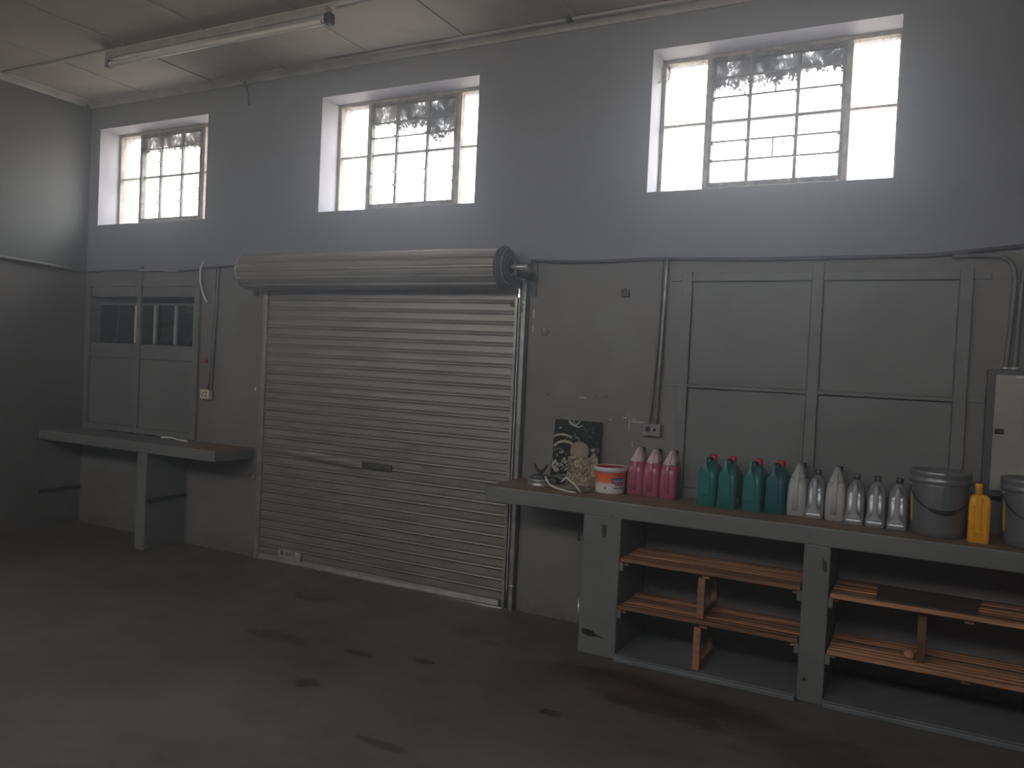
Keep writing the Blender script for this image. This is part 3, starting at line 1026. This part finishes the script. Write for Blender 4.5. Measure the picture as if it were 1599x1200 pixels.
g = 'slatted wooden shelves in the counter bays'
shelf(-1.428, -.512, .5285, 'upper slatted wooden shelf in the left bay of the counter', g, True, 1, postlen=.2070, postx=-.993)
shelf(-1.428, -.512, .2735, 'lower slatted wooden shelf in the left bay of the counter', g, True, 2, postlen=.2210, postx=-1.003)
shelf(-.384, .776, .5185, 'upper slatted wooden shelf in the right bay, under the board', g, True, 3, postlen=.2190, postx=.012, posty=-.40)
shelf(-.384, .776, .2505, 'lower slatted wooden shelf in the right bay, holding a wood offcut', g, False, 4)
b = MB().loft([[(x, y, z) for x, y in ((-.185, -.452), (.215, -.452), (.255, -.155), (-.19, -.155))] for z in (.542, .547)])
tag(b.build('board', 'board'), 'thin dull brown board lying on the upper shelf of the right bay', 'board')
b = MB()
b.loft([[(-.035 + r * math.cos(2 * math.pi * i / 10), -.365 + r * .9 * math.sin(2 * math.pi * i / 10) + dy, z) for i in range(10)] for z, r, dy in ((.2735, .018, 0), (.285, .024, .002), (.302, .022, .006), (.313, .012, .01))])
tag(b.build('wood_offcut', 'wood'), 'small wooden knob lying on the lower shelf by the post', 'offcut')

# ================================================================== THINGS ON THE COUNTER
CZ = .8435


def plastic(name, c, rough=.35, trans=0.0, metal=0.0, var=.05):
    t = NT(name)
    n = t.noise(18, 3)
    t.base(t.mix(n, tuple(x * (1 - var) for x in c), tuple(min(1, x * (1 + var)) for x in c)))
    t.b.inputs['Roughness'].default_value = rough
    t.b.inputs['Metallic'].default_value = metal
    if trans:
        t.b.inputs['Transmission Weight'].default_value = trans
    return t.m


GREEN = plastic('teal_green_plastic', (.014, .17, .145), .38)
GREEN2 = plastic('bluish_green_plastic', (.012, .115, .125), .38)
RED = plastic('red_cap_plastic', (.55, .015, .03), .4)
PINK = plastic('pink_liquid', (.42, .105, .175), .25)
SHELL = plastic('milky_pink_plastic', (.72, .56, .56), .35)
OFFW = plastic('milky_white_plastic', (.46, .46, .45), .4)
SILV = plastic('silver_grey_plastic', (.36, .375, .385), .30, metal=.4)
SILV2 = plastic('silver_grey_matt_plastic', (.38, .395, .405), .5, metal=.1)
DCAP = plastic('dark_grey_cap', (.075, .078, .078), .3, metal=.3)
BCAP = plastic('black_green_cap', (.012, .02, .016), .4)
YEL = plastic('amber_yellow_plastic', (.88, .40, .008), .35)
BUCK = plastic('dark_silver_bucket_plastic', (.17, .175, .18), .38, metal=.25)
LIDM = plastic('grey_lid_plastic', (.22, .225, .225), .3, metal=.3)


def green_jug():
    t = empty('jerrycan')
    b = MB()
    rings = [(0, .094, .160, .016, 0), (.004, .100, .168, .020, 0), (.165, .100, .168, .022, 0), (.185, .094, .158, .022, .002), (.207, .074, .125, .022, .010), (.222, .050, .075, .02, .030), (.229, .040, .045, .019, .040)]
    b.loft([rrect(z, 0, dy, w, d, r) for z, w, d, r, dy in rings], True, True)
    b.build('body', GREEN, t)
    b = MB()
    prof = [(.060, .066), (.150, .066), (.175, .060), (.192, .040), (.208, .026), (.225, .019), (.248, .018), (.256, .014)]
    b.loft([rrect(z, -.012, -.078 + .010 * max(0, (z - .2) / .05), w, .022, .007, 3) for z, w in prof], True, False)
    b.tube(smooth([(-.012, -.070, .247), (-.010, -.03, .252), (-.004, .01, .250), (0, .03, .236)], 4), .010, 8, flat=(.010, .008))
    b.build('handle', GREEN, t)
    MB().lathe([(.017, .224), (.017, .236), (.0145, .238)], .004, .042, 20).build('neck', GREEN, t)
    c = MB().lathe([(.0185, .236), (.019, .240), (.019, .262), (.016, .266)], .004, .042, 20).build('cap', RED, t)
    return t


def milk_jug(body, lower, cap):
    t = empty('plastic_jug')
    split = .188
    full = [(0, .090, .150, .018, 0), (.004, .0955, .160, .022, 0), (.10, .0955, .160, .022, 0), (.150, .092, .156, .024, .002), (split, .078, .140, .024, .008), (.215, .056, .118, .018, .016), (.240, .036, .088, .012, .026), (.256, .026, .060, .010, .032), (.261, .014, .045, .006, .035)]
    lo = [r for r in full if r[0] <= split]
    hi = [r for r in full if r[0] >= split]
    MB().loft([rrect(z, 0, dy, w, d, r) for z, w, d, r, dy in lo], True, True).build('body' if body is lower else 'liquid', lower, t)
    MB().loft([rrect(z, 0, dy, w, d, r) for z, w, d, r, dy in hi], True, True).build('shoulder', body, t)
    b = MB()
    b.loft([rrect(z, x, y, w, .014, .005, 3) for z, x, y, w in ((.03, -.004, -.077, .030), (.12, -.004, -.077, .028), (.165, -.003, -.073, .024), (.186, -.003, -.066, .021), (.200, -.002, -.058, .018), (.235, 0, -.030, .014), (.262, 0, 0, .012))], True, True)
    hb = b.build('handle', [lower, body], t)
    for p in hb.data.polygons:
        p.material_index = 1 if p.center.z > .183 else 0
    MB().lathe([(.016, .232), (.018, .238), (.018, .258), (.015, .262)], .006, .062, 18).build('cap', cap, t)
    return t


def silver_jug():
    t = empty('plastic_jug')
    b = MB()
    rings = [(0, .080, .150, .012, 0), (.004, .088, .158, .016, 0), (.034, .088, .158, .016, 0), (.048, .084, .125, .018, .016), (.065, .084, .108, .02, .025), (.135, .084, .108, .022, .025), (.165, .078, .098, .022, .030), (.190, .056, .070, .02, .040), (.205, .034, .036, .016, .046), (.212, .030, .030, .0148, .046)]
    b.loft([rrect(z, 0, dy, w, d, r) for z, w, d, r, dy in rings], True, True)
    b.build('body', SILV, t)
    b = MB()
    b.loft([rrect(z, 0, y, w, .020, .007, 3) for z, y, w in ((.030, -.068, .080), (.040, -.067, .060), (.052, -.068, .036), (.066, -.069, .027), (.120, -.068, .024), (.178, -.064, .022), (.190, -.060, .018), (.203, -.054, .010))], True, True)
    b.tube(smooth([(0, -.055, .188), (0, -.03, .196), (0, .0, .190), (0, .02, .182)], 4), .009, 8)
    b.build('handle', SILV2, t)
    MB().lathe([(.015, .210), (.017, .213), (.017, .236), (.014, .239)], 0, .046, 18).build('cap', DCAP, t)
    return t


def place(o, x, y, rz, label, cat, group):
    o.location = (x, y, CZ)
    o.rotation_euler = (0, 0, rz)
    return tag(o, label, cat, group)


gp = 'jugs of pink liquid on the counter'
j = milk_jug(SHELL, PINK, BCAP)
place(j, -1.480, -.075, .10, 'leftmost pink jug, touching the white and red bucket', 'jug', gp)
j2 = copy_tree(j); place(j2, -1.382, -.085, .08, 'middle one of the three pink jugs', 'jug', gp)
j3 = copy_tree(j); place(j3, -1.283, -.085, .05, 'rightmost pink jug, standing apart from the green jerrycans', 'jug', gp)
gg = 'green jerrycans with red caps on the counter'
j = green_jug()
place(j, -1.043, -.155, 0, 'leftmost green jerrycan, beside the pink jugs', 'jerrycan', gg)
for x, y, rz, lb in ((-.936, -.165, .02, 'second green jerrycan from the pink jugs, a tiny white sticker low on its side'),
                     (-.803, -.165, -.05, 'third green jerrycan from the pink jugs'),
                     (-.690, -.155, -.03, 'rightmost, bluer green jerrycan beside the first milky white jug')):
    k = copy_tree(j)
    place(k, x, y, rz, lb, 'jerrycan', gg)
    if 'tiny' in lb:
        MB().box(.0495, .0515, -.045, -.018, .028, .052).build('sticker', 'white', k)
    if 'rightmost' in lb:
        for ch in [c for c in bpy.data.objects if c.parent == k and not c.name.startswith('cap')]:
            ch.data = ch.data.copy()
            ch.data.materials[0] = GREEN2
gw = 'milky white jugs on the counter'
j = milk_jug(OFFW, OFFW, BCAP)
place(j, -.590, -.135, 0, 'milky white jug right beside the green jerrycans', 'jug', gw)
k = copy_tree(j); place(k, -.407, -.145, .04, 'milky white jug standing between two silver jugs', 'jug', gw)
gsv = 'silver grey jugs on the counter'
j = silver_jug()
place(j, -.500, -.165, 0, 'leftmost silver jug, between the two milky white jugs', 'jug', gsv)
for x, y, rz, lb in ((-.312, -.200, .02, 'silver jug just right of the second milky white jug'),
                     (-.217, -.200, 0, 'middle of the three silver jugs standing side by side'),
                     (-.121, -.205, -.02, 'rightmost silver jug, beside the big grey bucket')):
    k = copy_tree(j); place(k, x, y, rz, lb, 'jug', gsv)

# yellow bottle
t = thing('plastic_bottle', 'amber yellow plastic oil bottle between the two grey buckets', 'bottle', (.214, -.318, CZ), .0)
b = MB()
b.loft([rrect(z, 0, 0, w, d, r) for z, w, d, r in ((0, .080, .066, .008), (.004, .086, .072, .012), (.10, .087, .072, .012), (.185, .085, .070, .012), (.205, .076, .062, .014), (.216, .050, .046, .014))], True, True)
b.build('body', YEL, t)
b = MB()
b.loft([rrect(z, -.004, -.036, w, .012, .004, 3) for z, w in ((.045, .060), (.055, .030), (.065, .024), (.17, .022), (.195, .030), (.205, .024))], True, False)
b.build('handle', YEL, t)
MB().lathe([(.016, .212), (.015, .245), (.017, .247), (.017, .262), (.014, .265)], -.006, 0, 20).build('neck', YEL, t)
for sx_ in (-1, 1):
    MB().loft([rrect(z, sx_ * .026, -.036, w, .008, .003, 2) for z, w in ((.02, .022), (.05, .012), (.12, .014), (.17, .010))]).build('side_panel', YEL, t)


def big_bucket(label, x, y, rz):
    t = thing('bucket', label, 'bucket', (x, y, CZ), rz, 'big grey lidded buckets on the counter')
    MB().lathe([(.108, 0), (.114, .004), (.116, .03), (.124, .235), (.122, .25)], 0, 0, 48).build('body', BUCK, t)
    MB().lathe([(.124, .243), (.132, .246), (.133, .262), (.1315, .264), (.1315, .280), (.133, .282), (.133, .298), (.130, .302), (.118, .303), (.114, .292), (.02, .291)], 0, 0, 48).build('lid', LIDM, t)
    for a in (math.radians(200), math.radians(-12)):
        MB().lathe([(.012, .222), (.012, .244)], .126 * math.cos(a), .126 * math.sin(a), 10).build('ear', BUCK, t)
    pts = []
    for i in range(25):
        u = i / 24
        a = math.radians(200) + u * math.radians(148)
        pts.append(((.133 + .01 * math.sin(math.pi * u)) * math.cos(a), (.133 + .01 * math.sin(math.pi * u)) * math.sin(a), .235 - .105 * math.sin(math.pi * u) ** .8 - .014 * u))
    h = MB().tube(pts, .0028, 6).build('bail_handle', 'dark', t)
    MB().tube(pts[9:17], .0075, 8).build('grip', 'dark', h)
    b = MB()
    aa = [math.radians(192 + 1.6 * i) for i in range(8)]
    inner, outer = [], []
    for z, r in ((.06, .1182), (.10, .1196), (.14, .1210), (.175, .1222)):
        inner.append([b.b.verts.new((r * math.cos(a), r * math.sin(a), z)) for a in aa])
    for p, q in zip(inner, inner[1:]):
        for i in range(7):
            b.b.faces.new((p[i], p[i + 1], q[i + 1], q[i]))
    lb = b.build('label', plastic('yellow_label', (.75, .52, .02), .5), t)
    lb.modifiers.new('solid', 'SOLIDIFY').thickness = .001
    b = MB()
    inner = [[b.b.verts.new((r * math.cos(a), r * math.sin(a), z)) for a in aa] for z, r in ((.175, .1222), (.235, .1243))]
    for i in range(7):
        b.b.faces.new((inner[0][i], inner[0][i + 1], inner[1][i + 1], inner[1][i]))
    lb = b.build('label', plastic('pale_label', (.45, .42, .38), .5), t)
    lb.modifiers.new('solid', 'SOLIDIFY').thickness = .001
    return t


big_bucket('big grey lidded bucket between the silver jugs and yellow bottle', .052, -.232, 0)
t = big_bucket('big grey lidded bucket cut off by the right picture edge', .425, -.245, 0)
MB().box(-.050, .02, -.1345, -.1325, .287, .297).build('sticker', RED, t)

# white and red bucket with writing
t = thing('bucket', 'small open white bucket with orange HANDY label and red inside', 'bucket', (-1.612, -.165, CZ))
WHT = plastic('bucket_white', (.72, .71, .70), .35)


def bucket_label():
    t = NT('orange_bucket_print')
    o = t.sep()
    n = t.noise(22, 3)
    z = t.math('ADD', o['Z'], t.math('MULTIPLY', t.math('SUBTRACT', n, .5), .02))
    c = t.mix(t.ramp(z, .045, .075), (.72, .70, .68), (.85, .20, .04))
    c = t.mix(t.ramp(z, .07, .125), c, (.75, .085, .015))
    t.base(c)
    t.b.inputs['Roughness'].default_value = .35
    return t.m


MB().lathe([(.078, 0), (.082, .003), (.083, .02), (.0895, .122), (.088, .128)], 0, 0, 40).build('body', bucket_label(), t)
b = MB()
b.lathe([(.089, .122), (.0955, .124), (.0965, .142), (.0945, .150), (.0905, .150), (.089, .146)], 0, 0, 40, cap=False)
b.build('rim', WHT, t)
MB().lathe([(.0895, .147), (.086, .136), (.084, .126), (.02, .124), (.0, .124)][:4], 0, 0, 40).build('inner_lid', RED, t)


def cyl_patch(name, par, mat, a0, a1, z0, z1, r0, k, rnd=0.0, off=.0006):
    b = MB()
    n = 14
    def rad(z):
        return .083 + (.0895 - .083) * (z - .02) / .102 + off
    pts = []
    for i in range(n + 1):
        pts.append((a0 + (a1 - a0) * i / n))
    bot = [b.b.verts.new((rad(z0) * math.cos(a), rad(z0) * math.sin(a), z0 + (rnd if i in (0, n) else 0))) for i, a in enumerate(pts)]
    top = [b.b.verts.new((rad(z1) * math.cos(a), rad(z1) * math.sin(a), z1 - (rnd if i in (0, n) else 0))) for i, a in enumerate(pts)]
    for i in range(n):
        b.b.faces.new((bot[i], bot[i + 1], top[i + 1], top[i]))
    return b.build(name, mat, par)


def cyl_text(body, par, mat, size, a_start, z0, shear=0.0, off=.0014, bold=0.0):
    cu = bpy.data.curves.new('lettering', 'FONT')
    cu.body = body
    cu.size = size
    cu.shear = shear
    cu.offset = bold
    tmp = bpy.data.objects.new('tmp', cu)
    COL.objects.link(tmp)
    dg_ = bpy.context.evaluated_depsgraph_get()
    me = bpy.data.meshes.new_from_object(tmp.evaluated_get(dg_))
    bpy.data.objects.remove(tmp)
    for v in me.vertices:
        z = z0 + v.co.y
        r = .083 + (.0895 - .083) * (z - .02) / .102 + off
        a = a_start + v.co.x / r
        v.co = (r * math.cos(a), r * math.sin(a), z)
    me.materials.clear()
    me.materials.append(mat)
    o = bpy.data.objects.new('lettering', me)
    COL.objects.link(o)
    o.parent = par
    return o


NAVY = plastic('navy_print', (.02, .035, .16), .4)
A = math.radians
lab = cyl_patch('logo_panel', t, NAVY, A(-65), A(-8), .062, .093, 0, 0, .004)
cyl_text('HANDY', lab, WHT, .030, A(-62), .067, .15, bold=.0007)
cyl_patch('red_stripe', t, RED, A(-52), A(-12), .050, .057, 0, 0)
cyl_text('HAND CLEANER', t, NAVY, .011, A(-58), .032, 0, bold=.0003)
cyl_patch('orange_mark', t, plastic('orange_brown_print', (.45, .17, .03), .4), A(-92), A(-86), .024, .044, 0, 0, .006)
cyl_patch('brown_mark', t, plastic('brown_leaf_print', (.40, .13, .02), .4), A(-45), A(-30), .101, .117, 0, 0, .006)

# leaning picture
t = thing('picture', 'unframed dark and cream food picture leaning on the wall', 'picture', (-2.048, -.060, CZ))
PW, PH = .305, .388
gx_, gz_ = 100, 128
rnd = random.Random(11)
shapes = []   # (cx, cz, rx, rz, rot, colour, shade)
cream, dk_, wht, grn = (.36, .30, .20), (.010, .013, .013), (.48, .46, .38), (.10, .16, .13)
for i in range(70):
    shapes.append((rnd.uniform(.4, 1), rnd.uniform(.55, .95), rnd.uniform(.008, .02), rnd.uniform(.006, .015), rnd.uniform(0, 3), tuple(c * rnd.uniform(.3, .6) for c in (.3, .3, .28))))
def arc(cx, cz, r, a0, a1, c, w=.014, n=26, sq=1.0):
    for i in range(n):
        a = A(a0 + (a1 - a0) * i / (n - 1))
        shapes.append((cx + r * math.cos(a), cz + sq * r * math.sin(a), w, w, 0, c))
arc(.42, 1.05, .13, 200, 330, (.42, .42, .36), .014)
arc(.50, 1.10, .20, 215, 300, (.40, .40, .34), .012)
arc(.52, 1.02, .12, 190, 260, (.36, .36, .30), .011)
shapes.append((.13, .865, .03, .022, 0, (.40, .40, .36)))
arc(.20, .58, .30, 55, 160, (.40, .36, .27), .022, sq=.62)
arc(.26, .50, .26, 35, 150, (.42, .38, .29), .026, sq=.62)
arc(.42, .70, .14, 0, 180, (.12, .17, .14), .012, sq=.4)
arc(.14, .42, .15, 40, 330, (.16, .17, .15), .02, sq=.8)
for i in range(22):
    shapes.append((rnd.uniform(.02, .34), rnd.uniform(.22, .50), rnd.uniform(.02, .05), rnd.uniform(.015, .03), rnd.uniform(0, 3), random.Random(i).choice([cream, wht, (.20, .22, .18), dk_, (.28, .22, .14)])))
for i in range(14):
    shapes.append((rnd.uniform(.05, .45), rnd.uniform(.15, .32), rnd.uniform(.03, .06), rnd.uniform(.008, .014), rnd.uniform(.3, 1.2), random.Random(i + 5).choice([grn, (.22, .30, .25), wht])))
shapes.append((.12, .21, .06, .05, 0, (.34, .33, .27)))
for i in range(18):
    shapes.append((rnd.uniform(.0, .5), rnd.uniform(-.05, .14), rnd.uniform(.03, .09), rnd.uniform(.008, .02), rnd.uniform(-.5, .9), random.Random(i + 9).choice([(.25, .30, .25), (.34, .34, .28), (.14, .18, .15)])))
for i in range(10):
    shapes.append((rnd.uniform(.86, .98), rnd.uniform(.3, .62), .05, .035, rnd.uniform(0, 2), random.Random(i + 3).choice([(.33, .31, .25), cream, (.12, .12, .10)])))
SPH = (.585, .53, .205, .148)
noodles = []
for i in range(52):
    cx_, cz_ = rnd.uniform(.34, .98), rnd.uniform(-.02, .52)
    r_ = rnd.uniform(.030, .055)
    noodles.append((cx_, cz_, r_, rnd.uniform(0, 6.3), rnd.uniform(.036, .050), rnd.uniform(.7, 1.2)))
cols = []
pal = {}
me = bpy.data.meshes.new('print')
vv = [(PW * i / gx_, 0, PH * j / gz_) for j in range(gz_ + 1) for i in range(gx_ + 1)]
ff = [(j * (gx_ + 1) + i, j * (gx_ + 1) + i + 1, (j + 1) * (gx_ + 1) + i + 1, (j + 1) * (gx_ + 1) + i) for j in range(gz_) for i in range(gx_)]
me.from_pydata(vv, [], ff)
att = me.color_attributes.new('print_colour', 'FLOAT_COLOR', 'POINT')
asp = PH / PW
for k, (x, y, z) in enumerate(vv):
    u, v = x / PW, z / PH
    c = dk_
    for (cx_, cz_, rx, rz, ro, cc) in shapes:
        dx, dz = u - cx_, (v - cz_) * asp
        if abs(dx) > .1 or abs(dz) > .1:
            continue
        ca, sa = math.cos(ro), math.sin(ro)
        a_, b_ = (dx * ca + dz * sa) / rx, (-dx * sa + dz * ca) / rz
        if a_ * a_ + b_ * b_ < 1:
            c = cc
    dx, dz = (u - SPH[0]) / SPH[2], (v - SPH[1]) / SPH[3]
    if dx * dx + dz * dz < 1:
        q = 1 - .35 * (dx * dx + dz * dz)
        q *= .9 + .1 * math.sin(u * 190) * math.sin(v * 220)
        c = tuple(q * w_ for w_ in (.40, .335, .235))
    if u > .36 and v < .46 - .1 * abs(u - .6):
        inside = (.17, .14, .095)
        c2 = None
        for (cx_, cz_, r_, ph, th, br) in noodles:
            dx, dz = u - cx_, (v - cz_) * asp
            d = math.hypot(dx, dz)
            if abs(d - r_) < th and math.cos(math.atan2(dz, dx) - ph) > -.8:
                q = (1 - .85 * (abs(d - r_) / th) ** 2) * br
                c2 = (.42 * q, .35 * q, .235 * q)
        if c2:
            c = c2
        elif u > .5 or v < .3:
            c = inside
    att.data[k].color = (c[0], c[1], c[2], 1)
o = bpy.data.objects.new('print', me)
COL.objects.link(o)
tt = NT('food_print')
ca_ = tt.n('ShaderNodeVertexColor', layer_name='print_colour')
tt.base(ca_.outputs[0])
tt.b.inputs['Roughness'].default_value = .6
tt.b.inputs['Specular IOR Level'].default_value = .2
me.materials.append(tt.m)
o.parent = t
MB().box(0, PW, .0006, .016, 0, PH).build('backing_board', 'dark', t, .001, 1)
t.rotation_euler = (math.radians(-6.5), 0, math.radians(-1))
t.location = (-2.040, -.066, CZ + .001)

# round tin with a black wing knob
t = thing('tin', 'low round tin with black wing-shaped knob at the counter end', 'tin', (-2.028, -.225, CZ))
TIN = simple('dull_tinplate', (.42, .41, .38), .35, metal=.6, var=.3, scale=30)
MB().lathe([(.070, 0), (.076, .003), (.076, .010), (.073, .012), (.073, .030), (.077, .033), (.077, .040), (.070, .043), (.03, .044)], 0, 0, 36).build('can', TIN, t)
MB().lathe([(.056, .044), (.060, .047), (.060, .056), (.050, .062), (.012, .064)], 0, 0, 36).build('disc', simple('dark_disc', (.09, .09, .09), .4), t)
MB().lathe([(.008, .064), (.008, .090), (.006, .094)], 0, 0, 12).build('stem', 'darkmetal', t)
for sgn in (-1, 1):
    b = MB()
    b.loft([rrect(z, sgn * x, 0, w, .012, .004, 2) for z, x, w in ((.070, .008, .012), (.088, .018, .018), (.105, .030, .018), (.122, .038, .010), (.127, .040, .004))])
    b.build('wing', 'dark', t)

# crumpled clear bag with white edges
t = thing('plastic_bag', 'crumpled translucent plastic bag with white edges before the picture', 'bag', (-1.94, -.318, CZ))
b = MB()
nx, ny = 16, 9
rnd = random.Random(5)
vs = []
for j in range(ny + 1):
    row = []
    for i in range(nx + 1):
        u, v = i / nx, j / ny
        x = .02 + u * .215 + .012 * math.sin(v * 7 + i)
        y = v * .12 + .01 * math.sin(u * 9)
        env = math.sin(math.pi * min(1, u * .92 + .06)) * math.sin(math.pi * (v * .8 + .1))
        z = .003 + env * (.030 + .016 * math.sin(u * 11 + v * 5) + rnd.uniform(-.008, .010))
        row.append(b.b.verts.new((x, y, max(.0015, z))))
    vs.append(row)
for j in range(ny):
    for i in range(nx):
        b.b.faces.new((vs[j][i], vs[j][i + 1], vs[j + 1][i + 1], vs[j + 1][i]))
bm_ = NT('translucent_tan_film')
bm_.base(bm_.mix(bm_.noise(12, 3), (.22, .19, .145), (.34, .30, .24)))
bm_.b.inputs['Roughness'].default_value = .3
bm_.b.inputs['Alpha'].default_value = .72
o = b.build('film', bm_.m, t)
o.modifiers.new('solid', 'SOLIDIFY').thickness = .001
EDG = plastic('white_bag_edge', (.66, .62, .56), .5)
MB().tube(smooth([(-.005, -.015, .072), (.006, -.02, .058), (.028, -.025, .032), (.06, -.03, .020), (.095, -.03, .013), (.145, -.03, .005), (.19, -.02, .004)]), .005, 6, flat=(.0035, .0065)).build('edge', EDG, t)
MB().tube([(.098, -.02, .052), (.122, -.02, .078), (.128, -.02, .082), (.150, -.024, .068), (.182, -.026, .048), (.205, -.028, .030), (.222, -.03, .008)], .004, 6, flat=(.0035, .006)).build('edge', EDG, t)

# ------------------------------------------------------------------ scale drawing units to metres
for o in list(bpy.data.objects):
    if o.parent is None and o.type in ('MESH', 'EMPTY'):
        o.location = o.location * K
        o.scale = (K, K, K)
